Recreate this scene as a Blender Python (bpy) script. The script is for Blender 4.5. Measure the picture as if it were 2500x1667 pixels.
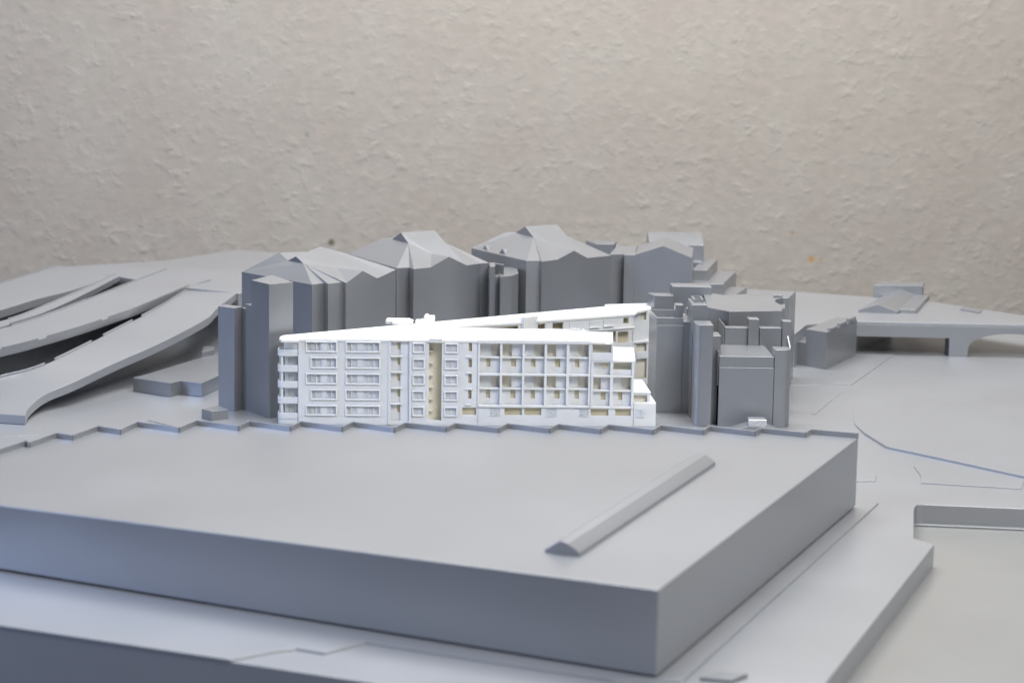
import bpy, bmesh, math, random
from mathutils import Vector, Matrix
random.seed(7)
for o in list(bpy.data.objects): bpy.data.objects.remove(o)
S = bpy.context.scene
COL = S.collection
R = math.radians

# ------------------------------------------------------------------ camera
FPX, PPX, PPY, CAMH = 4400.0, 1250.0, 690.0, 0.36      # in pixels of the 2500 px wide photograph
TH, RO = R(7.0), R(0.9)
cam_rot = Matrix.Rotation(math.pi/2 - TH, 3, 'X') @ Matrix.Rotation(RO, 3, 'Z')
cd = bpy.data.cameras.new('camera'); cam = bpy.data.objects.new('camera', cd); COL.objects.link(cam)
cam.location = (0, 0, CAMH); cam.rotation_euler = cam_rot.to_euler()
cd.sensor_width = 36; cd.sensor_fit = 'HORIZONTAL'; cd.lens = 36*FPX/2500
cd.shift_y = (PPY - 833.5)/2500
cd.clip_start = 0.01; cd.clip_end = 50
cd.dof.use_dof = True; cd.dof.focus_distance = 1.80; cd.dof.aperture_fstop = 9.0
S.camera = cam

# ------------------------------------------------------------------ light
w = bpy.data.worlds.new('World'); S.world = w; w.use_nodes = True
bg = w.node_tree.nodes['Background']; bg.inputs[0].default_value = (0.80, 0.88, 1.0, 1); bg.inputs[1].default_value = 0.05

def area(name, loc, target, size, size_y, power, col, shape='RECTANGLE'):
    l = bpy.data.lights.new(name, 'AREA'); l.shape = shape; l.size = size; l.size_y = size_y
    l.energy = power; l.color = col
    o = bpy.data.objects.new(name, l); COL.objects.link(o); o.location = loc
    o.rotation_euler = (Vector(target) - Vector(loc)).to_track_quat('-Z', 'Y').to_euler()
    return o
area('ceiling_lamp', (0.05, 2.15, 1.85), (0.05, 2.10, 0), 1.5, 1.2, 57, (0.965, 0.98, 1.0))
area('front_fill', (1.0, 0.1, 1.85), (0.05, 1.7, 0), 1.3, 0.9, 52, (0.98, 0.985, 1.0))  # added fill to brighten the foreground and front faces, no visible source
area('window_light', (-2.5, 0.65, 1.1), (-.05, 1.7, 0.05), 0.9, 1.2, 35, (0.45, 0.60, 1.0))
S.view_settings.view_transform = 'Standard'; S.view_settings.look = 'None'
S.view_settings.exposure = 0; S.view_settings.gamma = 1
S.render.engine = 'CYCLES'

# ------------------------------------------------------------------ pixel -> place
CAMP = Vector((0, 0, CAMH))
def ray(x, y): return cam_rot @ Vector(((x-PPX)/FPX, -(y-PPY)/FPX, -1))
def G(x, y, z=0.0):
    d = ray(x, y); return CAMP + d*((z-CAMH)/d.z)
def V(x, y, Y):
    d = ray(x, y); return CAMP + d*(Y/d.y)
def proj(p):
    q = cam_rot.transposed() @ (Vector(p) - CAMP); return PPX + FPX*q.x/-q.z, PPY - FPX*q.y/-q.z
def ZT(p, py):
    lo, hi = -.3, .355
    for _ in range(40):
        m = (lo+hi)/2
        if proj((p[0], p[1], m))[1] > py: lo = m
        else: hi = m
    return lo

# ------------------------------------------------------------------ materials
def mat(name, col, rough=0.45, spec=0.5, var=0.05, scale=25, bump=0.0, bscale=900, sss=0.0, metallic=0.0, coat=0.0):
    m = bpy.data.materials.new(name); m.use_nodes = True; nt = m.node_tree; n = nt.nodes; L = nt.links
    b = n['Principled BSDF']; b.inputs['Roughness'].default_value = rough; b.inputs['Metallic'].default_value = metallic
    b.inputs['Specular IOR Level'].default_value = spec
    b.inputs['Coat Weight'].default_value = coat; b.inputs['Coat Roughness'].default_value = .22
    tc = n.new('ShaderNodeTexCoord')
    no = n.new('ShaderNodeTexNoise'); no.inputs['Scale'].default_value = scale; no.inputs['Detail'].default_value = 6
    L.new(tc.outputs['Object'], no.inputs['Vector'])
    r = n.new('ShaderNodeValToRGB')
    r.color_ramp.elements[0].position = .3; r.color_ramp.elements[1].position = .7
    r.color_ramp.elements[0].color = (*[c*(1-var) for c in col], 1)
    r.color_ramp.elements[1].color = (*[min(1, c*(1+var)) for c in col], 1)
    L.new(no.outputs['Fac'], r.inputs[0]); L.new(r.outputs[0], b.inputs['Base Color'])
    mr = n.new('ShaderNodeMapRange'); mr.inputs['To Min'].default_value = rough-.06; mr.inputs['To Max'].default_value = rough+.06
    L.new(no.outputs['Fac'], mr.inputs['Value']); L.new(mr.outputs[0], b.inputs['Roughness'])
    if bump:
        n2 = n.new('ShaderNodeTexNoise'); n2.inputs['Scale'].default_value = bscale; n2.inputs['Detail'].default_value = 3
        L.new(tc.outputs['Object'], n2.inputs['Vector'])
        bp = n.new('ShaderNodeBump'); bp.inputs['Strength'].default_value = bump; bp.inputs['Distance'].default_value = .0004
        L.new(n2.outputs['Fac'], bp.inputs['Height']); L.new(bp.outputs[0], b.inputs['Normal'])
    if sss:
        b.inputs['Subsurface Weight'].default_value = sss; b.inputs['Subsurface Radius'].default_value = (1, .9, .7); b.inputs['Subsurface Scale'].default_value = .003
    return m
GREY = mat('grey_model_paint', (.305, .313, .328), spec=.8, coat=.4, metallic=.52, rough=.40, var=.025, bump=.06, bscale=1500)
GREY2 = mat('grey_paint_lit', (.375, .384, .40), spec=.8, coat=.3, metallic=.46, rough=.40, var=.03, scale=9, bump=.08, bscale=1200)  # same grey paint, brightness of lit ground and decks put into the colour
HALLG = mat('grey_paint_hall_lit', (.318, .327, .343), spec=.9, coat=.4, metallic=.42, rough=.38, var=.03, scale=7, bump=.07, bscale=1300)  # same grey paint again, brightness of the hall put into the colour
BASIN = mat('pale_lacquer', (.275, .274, .264), rough=.25, var=.04, scale=12)
WHITE = mat('white_resin', (.82, .82, .805), rough=.55, sss=.8, var=.012, bump=.05, bscale=2500, spec=.2)
CREAM = mat('bounce_warm_resin', (.68, .61, .43), rough=.6, var=.05, scale=60, spec=.2)  # warmth of light bouncing inside the white resin, put into the colour
CREAM2 = mat('pale_bounce_warm_resin', (.82, .78, .66), rough=.6, var=.05, scale=90, spec=.2)  # paler copy for openings where more light gets in
SILVER = mat('crinkled_foil', (.85, .85, .87), rough=.25, var=.02, bump=1.0, bscale=1500, metallic=.9)
TABLE = mat('dark_table', (.05, .05, .055), rough=.6)

def wall_material():
    m = bpy.data.materials.new('rough_plaster'); m.use_nodes = True; nt = m.node_tree; n = nt.nodes; L = nt.links
    b = n['Principled BSDF']; b.inputs['Roughness'].default_value = .75; b.inputs['Specular IOR Level'].default_value = .3
    tc = n.new('ShaderNodeTexCoord')
    def noise(scale, sx=1, sz=1, det=3, rough=.5, dist=0):
        mp = n.new('ShaderNodeMapping'); mp.inputs['Scale'].default_value = (sx, 1, sz); L.new(tc.outputs['Object'], mp.inputs['Vector'])
        t = n.new('ShaderNodeTexNoise'); t.inputs['Scale'].default_value = scale; t.inputs['Detail'].default_value = det
        t.inputs['Roughness'].default_value = rough; t.inputs['Distortion'].default_value = dist
        L.new(mp.outputs[0], t.inputs['Vector']); return t
    c1 = noise(7, det=5); c2 = noise(55, .8, 1.2)
    r1 = n.new('ShaderNodeValToRGB'); r1.color_ramp.elements[0].position = .35; r1.color_ramp.elements[1].position = .65
    r1.color_ramp.elements[0].color = (.455, .397, .340, 1); r1.color_ramp.elements[1].color = (.472, .426, .364, 1)
    L.new(c1.outputs['Fac'], r1.inputs[0])
    r2 = n.new('ShaderNodeValToRGB'); r2.color_ramp.elements[0].position = .3; r2.color_ramp.elements[1].position = .7
    r2.color_ramp.elements[0].color = (.90, .92, .90, 1); r2.color_ramp.elements[1].color = (1.06, 1.04, 1.04, 1)
    L.new(c2.outputs['Fac'], r2.inputs[0])
    mx = n.new('ShaderNodeMix'); mx.data_type = 'RGBA'; mx.blend_type = 'MULTIPLY'; mx.inputs['Factor'].default_value = .8
    L.new(r1.outputs[0], mx.inputs['A']); L.new(r2.outputs[0], mx.inputs['B'])
    last = mx.outputs['Result']
    def spot(x, z, rad, col, last):
        vm = n.new('ShaderNodeVectorMath'); vm.operation = 'DISTANCE'; vm.inputs[1].default_value = (x, 0, z)
        L.new(tc.outputs['Object'], vm.inputs[0])
        mr = n.new('ShaderNodeMapRange'); mr.inputs['From Min'].default_value = rad*.35; mr.inputs['From Max'].default_value = rad
        mr.inputs['To Min'].default_value = .85; mr.inputs['To Max'].default_value = 0
        L.new(vm.outputs['Value'], mr.inputs['Value'])
        k = n.new('ShaderNodeMix'); k.data_type = 'RGBA'; k.inputs['B'].default_value = (*col, 1)
        L.new(mr.outputs[0], k.inputs['Factor']); L.new(last, k.inputs['A']); return k.outputs['Result']
    for px, py, rad, col in ((809, 592, .0085, (.10, .08, .045)), (1981, 633, .008, (.55, .28, .07)), (1934, 568, .006, (.42, .30, .2)),
                             (750, 328, .006, (.3, .29, .25)), (2004, 633, .004, (.5, .3, .1))):
        p = V(px, py, WALLY); last = spot(p.x, p.z, rad, col, last)
    L.new(last, b.inputs['Base Color'])
    def mth(op, a, bb):
        k = n.new('ShaderNodeMath'); k.operation = op
        for i, v in enumerate((a, bb)):
            if isinstance(v, (int, float)): k.inputs[i].default_value = v
            else: L.new(v, k.inputs[i])
        return k.outputs[0]
    h1 = noise(48, .85, 1.05, 3, .55, .15); h2 = noise(135, .9, 1.0, 3); h3 = noise(9, 1, 1, 2); h4 = noise(14, 1, 1, 2)
    lump = n.new('ShaderNodeMapRange'); lump.interpolation_type = 'SMOOTHSTEP'; lump.inputs['From Min'].default_value = .45; lump.inputs['From Max'].default_value = .75
    L.new(h1.outputs['Fac'], lump.inputs['Value'])
    amp = n.new('ShaderNodeMapRange'); amp.inputs['From Min'].default_value = .35; amp.inputs['From Max'].default_value = .65; amp.inputs['To Min'].default_value = .25; amp.inputs['To Max'].default_value = 1.25
    L.new(h4.outputs['Fac'], amp.inputs['Value'])
    hh = mth('ADD', mth('MULTIPLY', mth('ADD', lump.outputs[0], mth('MULTIPLY', h2.outputs['Fac'], .5)), amp.outputs[0]), mth('MULTIPLY', h3.outputs['Fac'], 1.5))
    bp = n.new('ShaderNodeBump'); bp.inputs['Strength'].default_value = .7; bp.inputs['Distance'].default_value = .0015
    L.new(hh, bp.inputs['Height']); L.new(bp.outputs[0], b.inputs['Normal'])
    return m
WALLY = 3.25

# ------------------------------------------------------------------ mesh helpers
class MB:
    def __init__(s): s.v = []; s.f = []
    def add(s, vs, fs):
        k = len(s.v); s.v += [tuple(p) for p in vs]; s.f += [tuple(i+k for i in f) for f in fs]; return s
    def box(s, x0, x1, y0, y1, z0, z1):
        x0, x1 = min(x0, x1), max(x0, x1); y0, y1 = min(y0, y1), max(y0, y1); z0, z1 = min(z0, z1), max(z0, z1)
        return s.add([(x0,y0,z0),(x1,y0,z0),(x1,y1,z0),(x0,y1,z0),(x0,y0,z1),(x1,y0,z1),(x1,y1,z1),(x0,y1,z1)],
                     [(3,2,1,0),(4,5,6,7),(0,1,5,4),(1,2,6,5),(2,3,7,6),(3,0,4,7)])
    def prism(s, pts, z0, z1):
        """pts: plan polygon (any winding); z0, z1: numbers or lists per vertex"""
        a = sum(pts[i][0]*pts[(i+1) % len(pts)][1] - pts[(i+1) % len(pts)][0]*pts[i][1] for i in range(len(pts)))
        n = len(pts)
        Z0 = [z0]*n if isinstance(z0, (int, float)) else list(z0); Z1 = [z1]*n if isinstance(z1, (int, float)) else list(z1)
        idx = list(range(n))
        if a < 0: idx.reverse()
        vs = [(pts[i][0], pts[i][1], Z0[i]) for i in idx] + [(pts[i][0], pts[i][1], Z1[i]) for i in idx]
        return s.add(vs, [tuple(reversed(range(n))), tuple(range(n, 2*n))] + [(i, (i+1) % n, n+(i+1) % n, n+i) for i in range(n)])
    def loft(s, rings, cap=True):
        """list of rings with equal vertex count (closed loops)"""
        n = len(rings[0]); vs = [p for r in rings for p in r]; fs = []
        for k in range(len(rings)-1):
            for i in range(n): fs.append((k*n+i, k*n+(i+1) % n, (k+1)*n+(i+1) % n, (k+1)*n+i))
        if cap: fs += [tuple(reversed(range(n))), tuple(range((len(rings)-1)*n, len(rings)*n))]
        return s.add(vs, fs)
    def grid(s, a0, a1, b0, b1, holes, c0, c1, axes='xz'):
        """rectangular sheet with rectangular holes and real thickness; axes xz -> thickness along y, xy -> along z"""
        A = sorted({round(v, 6) for v in [a0, a1] + [h[0] for h in holes] + [h[1] for h in holes] if a0-1e-9 <= v <= a1+1e-9})
        B = sorted({round(v, 6) for v in [b0, b1] + [h[2] for h in holes] + [h[3] for h in holes] if b0-1e-9 <= v <= b1+1e-9})
        P = (lambda a, b, c: (a, c, b)) if axes == 'xz' else (lambda a, b, c: (a, b, c))
        def solid(i, j):
            if i < 0 or j < 0 or i >= len(A)-1 or j >= len(B)-1: return False
            ca, cb = (A[i]+A[i+1])/2, (B[j]+B[j+1])/2
            return not any(h[0] < ca < h[1] and h[2] < cb < h[3] for h in holes)
        for i in range(len(A)-1):
            for j in range(len(B)-1):
                if not solid(i, j): continue
                a, aa, b, bb = A[i], A[i+1], B[j], B[j+1]
                s.add([P(a,b,c0), P(aa,b,c0), P(aa,bb,c0), P(a,bb,c0)], [(0,1,2,3)])
                s.add([P(a,b,c1), P(aa,b,c1), P(aa,bb,c1), P(a,bb,c1)], [(3,2,1,0)])
                if not solid(i-1, j): s.add([P(a,b,c0), P(a,bb,c0), P(a,bb,c1), P(a,b,c1)], [(0,1,2,3)])
                if not solid(i+1, j): s.add([P(aa,b,c0), P(aa,b,c1), P(aa,bb,c1), P(aa,bb,c0)], [(0,1,2,3)])
                if not solid(i, j-1): s.add([P(a,b,c0), P(a,b,c1), P(aa,b,c1), P(aa,b,c0)], [(0,1,2,3)])
                if not solid(i, j+1): s.add([P(a,bb,c0), P(aa,bb,c0), P(aa,bb,c1), P(a,bb,c1)], [(0,1,2,3)])
        return s
    def build(s, name, m, parent=None, bevel=0.0, seg=2, weld=True, smooth=True):
        me = bpy.data.meshes.new(name)
        me.from_pydata(s.v, [], s.f)
        bm = bmesh.new(); bm.from_mesh(me)
        if weld: bmesh.ops.remove_doubles(bm, verts=bm.verts, dist=2e-6)
        bmesh.ops.recalc_face_normals(bm, faces=bm.faces); bm.to_mesh(me); bm.free()
        me.materials.append(m)
        o = bpy.data.objects.new(name, me); COL.objects.link(o); o.parent = parent
        if bevel:
            for p in me.polygons: p.use_smooth = smooth
            b = o.modifiers.new('bevel', 'BEVEL'); b.width = bevel; b.segments = seg; b.limit_method = 'ANGLE'; b.angle_limit = R(25); b.harden_normals = smooth
        return o
def tag(o, label=None, cat=None, group=None, kind=None):
    if label: o['label'] = label
    if cat: o['category'] = cat
    if group: o['group'] = group
    if kind: o['kind'] = kind
    return o
def empty(name, loc, rz=0.0):
    o = bpy.data.objects.new(name, None); COL.objects.link(o); o.location = loc; o.rotation_euler = (0, 0, rz); o.empty_display_size = .02
    return o
def thing(name, label, cat, group=None): return tag(empty(name, (0, 0, 0)), label, cat, group)
def XY(p): return (p[0], p[1])
def pxs(pts, z=0.0): return [XY(G(x, y, z)) for x, y in pts]
BV = .00045

# ------------------------------------------------------------------ setting: wall, base, ground, basin
wm = wall_material()
o = MB().box(-2.2, 2.2, 0, .12, -.9, 2.6).build('wall', wm); o.location = (0, WALLY, 0); tag(o, kind='structure')
o = MB().box(-1.5, 1.5, .2, 3.05, -.09, -.0605).build('table_top', TABLE); tag(o, kind='structure')

gp = pxs([(-420, 1467), (13, 1532), (561, 1614), (930, 1669), (1900, 1815), (2281, 1329), (2231, 1313), (2231, 1248), (2233, 1238), (2239, 1232), (2252, 1230.8), (2760, 1252)])
gp += [(1.05, 1.45), (1.05, 2.55), (.15, 2.60), (-.55, 2.72), (-1.0, 2.3)]
tag(MB().prism(gp, -.06, 0).build('ground', GREY2, bevel=.0006), kind='structure')
bp_ = [(-.05, .55), (1.0, .55), (1.0, 1.55), (.2, 1.55), (.2, 1.2)]
tag(MB().box(-.02, 1.04, .45, 1.50, -.0595, -.0172).build('basin_floor', BASIN), kind='structure')
# foot ledge along the far quay wall of the basin
q0, q1 = G(2231, 1230), G(2760, 1252)
d = (q1-q0).normalized(); nrm = Vector((d.y, -d.x, 0))
tag(MB().prism([XY(q0+d*.0045), XY(q1), XY(q1+nrm*.006), XY(q0+nrm*.006+d*.0008)], -.0171, -.0155).build('quay_ledge', GREY2, bevel=.0006), kind='structure')

def plate(name, pts, z, z0=-.0004):
    o = MB().prism(pxs(pts), z0, z).build(name, GREY2, bevel=.0003); return tag(o, kind='structure')
# raised pavement plates with visible step edges
plate('pavement', [(13, 1533), (561, 1615), (667, 1594), (723, 1587), (792, 1598), (893, 1571), (1250, 1627), (1500, 1665), (1670, 1664), (2144, 1231), (2092, 1222), (1300, 1150), (300, 1200), (-420, 1400), (-420, 1468)], .0015)
plate('pavement', [(2060, 1176), (2137, 1176), (2139, 1162), (2080, 1160)], .0011)
zz = [.0004, .0013, .0023, .0023, .0023, .0023, .0023, .0016, .0012, .0004, -.0004]
pp = [(2083, 1025), (2087, 1038), (2110, 1061), (2164, 1095), (2300, 1124), (2500, 1168), (2760, 1224), (2760, 900), (2364, 905), (2186, 868), (2081, 942)]
tag(MB().prism(pxs(pp), -.0010, zz).build('pavement', GREY2, bevel=.0002), kind='structure')
plate('pavement', [(2231, 1140), (2248, 1163), (2248, 1180), (2494, 1195), (2500, 1176), (2300, 1131)], .0010)
plate('pavement', [(1930, 942), (2080, 940), (2184, 866), (2100, 862), (1930, 890)], .0009)
plate('pavement', [(1989, 1013), (2053, 960), (2046, 958), (1980, 1010)], .0006)
plate('pavement', [(361, 1027), (531, 967), (620, 960), (700, 1040), (500, 1060)], .0008)
plate('pavement', [(-60, 1020), (109, 1040), (107, 1062), (-60, 1072)], .0007)

# rear terrain: higher plateau that the ramps climb to
zl, zr_ = .060, .0415
tp = [G(141, 652, zl), G(462, 703, zl), G(582, 716, zl), Vector((-.30, 2.33, zl)), Vector((-.05, 2.50, .052)), Vector((.16, 2.50, .047)), Vector((.30, 2.40, zr_)),
      G(1941, 815, zr_), G(1969, 793, zr_), G(2079, 785, zr_), G(2180, 740, zr_), G(2160, 727, zr_), G(1940, 712, zr_), G(1800, 704, .043), Vector((.20, 2.59, .046)), Vector((-.18, 2.70, .056)), G(680, 617, zl), G(582, 609, zl), G(407, 636, zl)]
tag(MB().prism([XY(p) for p in tp], [-.001]*len(tp), [p.z for p in tp]).build('terrain', GREY2, bevel=.0006), kind='structure')

# ------------------------------------------------------------------ foreground hall
FL, FR, BR = G(8, 1394, .0015), G(1603, 1655, .0015), G(2092, 1228, .0015)
ax = (FL-FR).normalized(); ay = (BR-FR).normalized()
FLx = FR + ax*.60                                  # goes on out of the frame to the left
ht = lambda p: .0548 + (p-FR).dot(ax)*(.0485-.0548)/.4855 + (p-FR).dot(ay)*(.0593-.0548)/.4814
hall = thing('warehouse', 'huge flat-roofed grey hall filling the foreground, zigzag parapet along its far edge', 'model building')
hall.location = FR
HZ = lambda px, py: None
def roofpt(px, py, dz=0):
    z = .055
    for _ in range(12):
        p = G(px, py, z); z = ht(p) + dz
    return Vector((p.x, p.y, z))
upper = [(-150, 1143), (0, 1094), (63, 1074), (72, 1078), (137, 1055), (140, 1055.5), (176, 1061), (239, 1038), (293, 1047), (335, 1028), (437, 1042), (480, 1024.5), (582, 1038), (608, 1026), (709, 1039), (734, 1027), (835, 1040), (861, 1028), (963, 1042), (989, 1030),
         (1089, 1041), (1111, 1031.5), (1217, 1043), (1238, 1032), (1341, 1044), (1362, 1033.5), (1465, 1045.5), (1485, 1034.5), (1594, 1047), (1612, 1036), (1717, 1048), (1730, 1038), (1842, 1051), (1857, 1043), (1966, 1054), (1979, 1046), (2096, 1056)]
PH = .0044                                        # parapet height
zig = [roofpt(x, y, PH) for x, y in upper]
foot = [FLx] + [Vector((p.x, p.y, 0)) for p in zig] + [FR]
body = MB(); pl = [XY(FLx)] + [XY(p) for p in zig] + [XY(FR)]
pl_l = [(p[0]-FR.x, p[1]-FR.y) for p in pl]
body.prism(pl_l, .0012, [ht(Vector((p[0], p[1], 0)))-.0015 for p in pl])
body.build('walls_and_roof', HALLG, hall, bevel=.0009, seg=3)
cx_ = sum(p[0] for p in pl_l)/len(pl_l); cy_ = sum(p[1] for p in pl_l)/len(pl_l)
MB().prism([(cx_+(p[0]-cx_)*.985, cy_+(p[1]-cy_)*.985) for p in pl_l], 0, .0011).build('plinth', TABLE, hall)  # dark inset strip, added to draw the shadow gap under the hall
for i in range(len(zig)-1):                       # each straight run of the parapet
    a, b = zig[i], zig[i+1]; dd = (b-a); dd.z = 0
    if dd.length < .002: continue
    e = dd.normalized(); nn = Vector((e.y, -e.x, 0))*.0013
    a2, b2 = a - e*.0002, b + e*.0002
    q = [a2, b2, b2+nn, a2+nn]
    MB().prism([(p.x-FR.x, p.y-FR.y) for p in q], [ht(p)-.0020 for p in q], [ht(p)-.0015+PH for p in q]).build('parapet_panel', HALLG, hall, bevel=.0003)
# long ridged rooflight on the hall roof
ra, rb = roofpt(1372, 1353), roofpt(1710, 1131)
rd = (rb-ra); rd.z = 0; rl = rd.length; rd.normalize(); rn = Vector((rd.y, -rd.x, 0))
prof = [(-.0118, 0), (-.0118, .0022), (-.0012, .0092), (.0040, .0078), (.0085, .0052), (.0120, .0030), (.0120, 0)]
rings = []
for t in (0, rl):
    rings.append([tuple(ra - FR + rd*t + rn*x + Vector((0, 0, z - .0004 + ht(ra+rd*t)-ra.z))) for x, z in prof])
MB().loft(rings).build('rooflight', HALLG, hall, bevel=.0003, smooth=False)

# little block, its front face stands in for a dark slot at the bottom edge
kb = pxs([(1707, 1651), (1785, 1658), (1826, 1643), (1760, 1637)], .0025)
tag(MB().prism(kb, 0, .0025).build('slot_block', GREY, bevel=.0003), 'small grey block in place of a dark slot at the bottom edge, right of the hall corner', 'block')

# ------------------------------------------------------------------ grey model buildings
def slab(name, pts, z0, z1, parent=None, m=None, bevel=BV):
    return MB().prism(pts, z0, z1).build(name, m or GREY, parent, bevel)

# tower pair at the left
tw = thing('tower_block', 'tall grey tower with low pyramid roof and lower wing, left of the white building', 'model building')
c0 = G(657, 1023); zt = ZT(c0, 694)
cl = G(613, 684, zt); cr = G(716, 689, zt); cb = cl + cr - c0; cb.z = 0
pts = [XY(c0), XY(cr), XY(cb), XY(cl)]
slab('shaft', pts, 0, zt, tw)
apx = G(664, 671, zt+.004)
MB().add([(*p, zt) for p in pts] + [(apx.x, apx.y, zt+.004)], [(0,1,4),(1,2,4),(2,3,4),(3,0,4),(3,2,1,0)]).build('roof', GREY, tw, bevel=.0003)
l0 = G(572, 1006); zl0 = ZT(l0, 752)
ll = G(532, 747, zl0); lr = G(592, 748, zl0)
slab('wing', [XY(l0), XY(lr), XY(lr + (ll-l0)*1.1), XY(ll)], 0, zl0, tw)
lk = cl - c0; lk.z = 0; bkv = cr - c0; bkv.z = 0
k0_ = cl + lk*.33; zk_ = ZT(k0_, 742)
slab('recess', [XY(lr-(lr-l0)*.12), XY(cl-lk*.25), XY(cl-lk*.25+bkv*.5), XY(lr+bkv*.5)], 0, zl0-.001, tw)
slab('link_block', [XY(cl), XY(k0_), XY(k0_+bkv*.6), XY(cl+bkv*.6)], 0, zk_, tw)

EV = .120
def slab_house(name, label, wl, corner, steps, gable, after, ridge, dormer, back, extra_peak):
    """grey block with hipped roof: wl = far left eave pixel, corner = near eave corner, steps = pilaster eave pixels to the right,
    gable = (left, apex, right) pixels, after = further eave pixels, ridge = ridge pixels"""
    t = thing(name, label, 'model building', 'row of hipped grey blocks behind the white building')
    W = G(*wl, EV); C0 = G(*corner, EV)
    eaves = [C0] + [G(x, y, EV) for x, y in steps]
    gl, ga, gr = gable
    GL, GR = G(*gl, EV), G(*gr, EV)
    mid = (GL+GR)/2
    dx = (GR-GL); tt = (ga[0]-gl[0])/(gr[0]-gl[0]); gm = GL + dx*tt; za = ZT(gm, ga[1])
    A = Vector((gm.x, gm.y, za))
    af = [G(q[0], q[1], EV) for q in after]; afz = [ZT(p, q[2]) if len(q) > 2 else EV for p, q in zip(af, after)]
    END = af[-1] if af else GR
    wd = (W-C0); wd.z = 0
    B1 = END + wd*back
    fp = eaves + [GL, gm, GR] + af + [B1, W]
    zs = [EV]*len(eaves) + [EV, za, EV] + afz + [afz[-1], EV]
    m = MB(); n = len(fp)
    base = [(p.x, p.y, 0) for p in fp]; top = [(p.x, p.y, z) for p, z in zip(fp, zs)]
    m.add(base+top, [(i, (i+1) % n, n+(i+1) % n, n+i) for i in range(n)] + [tuple(reversed(range(n)))])
    m.build('walls', GREY, t, bevel=.0002)
    # half-hipped roof: hip slope up to the foot of a small end gable, ridge behind it
    def onplane(px, py, p0, nn):
        d = ray(px, py); return CAMP + d*((p0-CAMP).dot(nn)/d.dot(nn))
    za_ = EV + dormer[3]
    Af, Bf = G(*dormer[0], za_), G(*dormer[2], za_)
    r1 = onplane(*dormer[1], Af, (Bf-Af).cross(Vector((0, 0, 1))))
    fn = (END-C0).cross(Bf-C0).normalized()                # front slope
    r2, K = onplane(*ridge[0], C0, fn), onplane(*ridge[1], C0, fn)
    ln = (W-C0).cross(Bf-C0).normalized()
    pk = onplane(*extra_peak, C0, ln)
    A2 = Af + (r2-r1)*.9
    hz = Vector((fn.x, fn.y, 0)); hz = hz if hz.y > 0 else -hz
    hz.normalize(); gb = A.copy(); gb += hz*((C0-A).dot(fn)/hz.dot(fn))
    ng = len(eaves)
    rv = [tuple(p) for p in top]; k = len(rv)
    rv += [tuple(p) for p in (Af, Bf, r1, r2, K, pk, A2, gb)]; iAf, iBf, i1, i2, iK, iP, iA2, gi = range(k, k+8)
    iGL, iA, iGR = ng, ng+1, ng+2; fs = []
    for q in range(ng-1): fs.append((q, q+1, iBf))
    fs += [(ng-1, iGL, iBf), (iGL, gi, iBf), (gi, i1, iBf), (iGL, iA, gi), (iA, iGR, gi), (gi, i2, i1), (gi, iK, i2), (gi, iGR, iK)]
    last = iGR
    for q in range(len(af)): fs.append((last, last+1, iK)); last += 1
    iB, iW = last+1, last+2
    fs += [(last, iB, iK), (iB, i2, iK), (iB, iA2, i2), (iA2, iAf, i1, i2), (iB, iP, iA2), (iP, iAf, iA2), (iB, iW, iP), (iW, 0, iBf), (iW, iBf, iAf), (iW, iAf, iP), (iAf, iBf, i1)]
    MB().add(rv, fs).build('roof', GREY, t)
    return t, fp, (r1, r2)
b1, fp1, _ = slab_house('hipped_block', 'grey hipped block directly behind the grey towers, leftmost of its row',
    (590, 664), (762, 695), [(790, 691), (801, 693), (836, 689), (844, 690)], ((847, 690), (885, 661.5), (921, 679.6)), [(944, 675, 669), (966, 671.5, 658)], [(782, 602), (832, 615), .004],
    ((703, 636), (722.5, 626), (740.5, 643), .0165), .85, (682, 617))
b2, fp2, _ = slab_house('hipped_block', 'grey hipped block in the middle of its row, gable and dormer on its roof',
    (850, 620), (969, 655), [(999, 653), (1010, 657)], ((1051, 653), (1095.5, 627), (1140, 648)), [(1173, 643), (1194, 642)], [(1061, 562), (1087, 593), 0],
    ((957, 584), (979, 568), (997, 594), .0218), .75, (932.6, 581.5))
b3, fp3, _ = slab_house('hipped_block', 'hipped grey block ending the row, two tiny gables on its left eave',
    (1151, 606), (1285, 637), [(1318, 637), (1323, 639)], ((1361, 634), (1401, 612), (1434, 630)), [(1473, 626), (1492, 624)], [(1360, 548), (1384, 576), 0],
    ((1259, 568), (1282, 553), (1303, 580), .0205), .75, (1233, 568))
# tiny gables on the left eave of the third block
for px, py, s in ((1187, 609, 1.0), (1229, 619, 1.1)):
    p = G(px, py+3, EV); W_ = (G(1151, 606, EV)-G(1285, 637, EV)).normalized(); I_ = Vector((-W_.y, W_.x, 0))
    if I_.y < 0: I_ = -I_
    h = .007*s; wd = .010*s
    a_, c_, t_ = p + W_*wd - I_*.0015, p - W_*wd - I_*.0015, p - I_*.0015 + Vector((0, 0, h))
    MB().add([tuple(a_), tuple(c_), tuple(t_), tuple(t_+I_*.007-Vector((0, 0, .001))), (a_.x, a_.y, EV-.05), (c_.x, c_.y, EV-.05)], [(0,1,2), (0,2,3), (1,3,2), (0,4,5,1), (0, 3, 4), (1, 5, 3), (4, 3, 5)]).build('eave_gable', GREY, b3)
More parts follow.
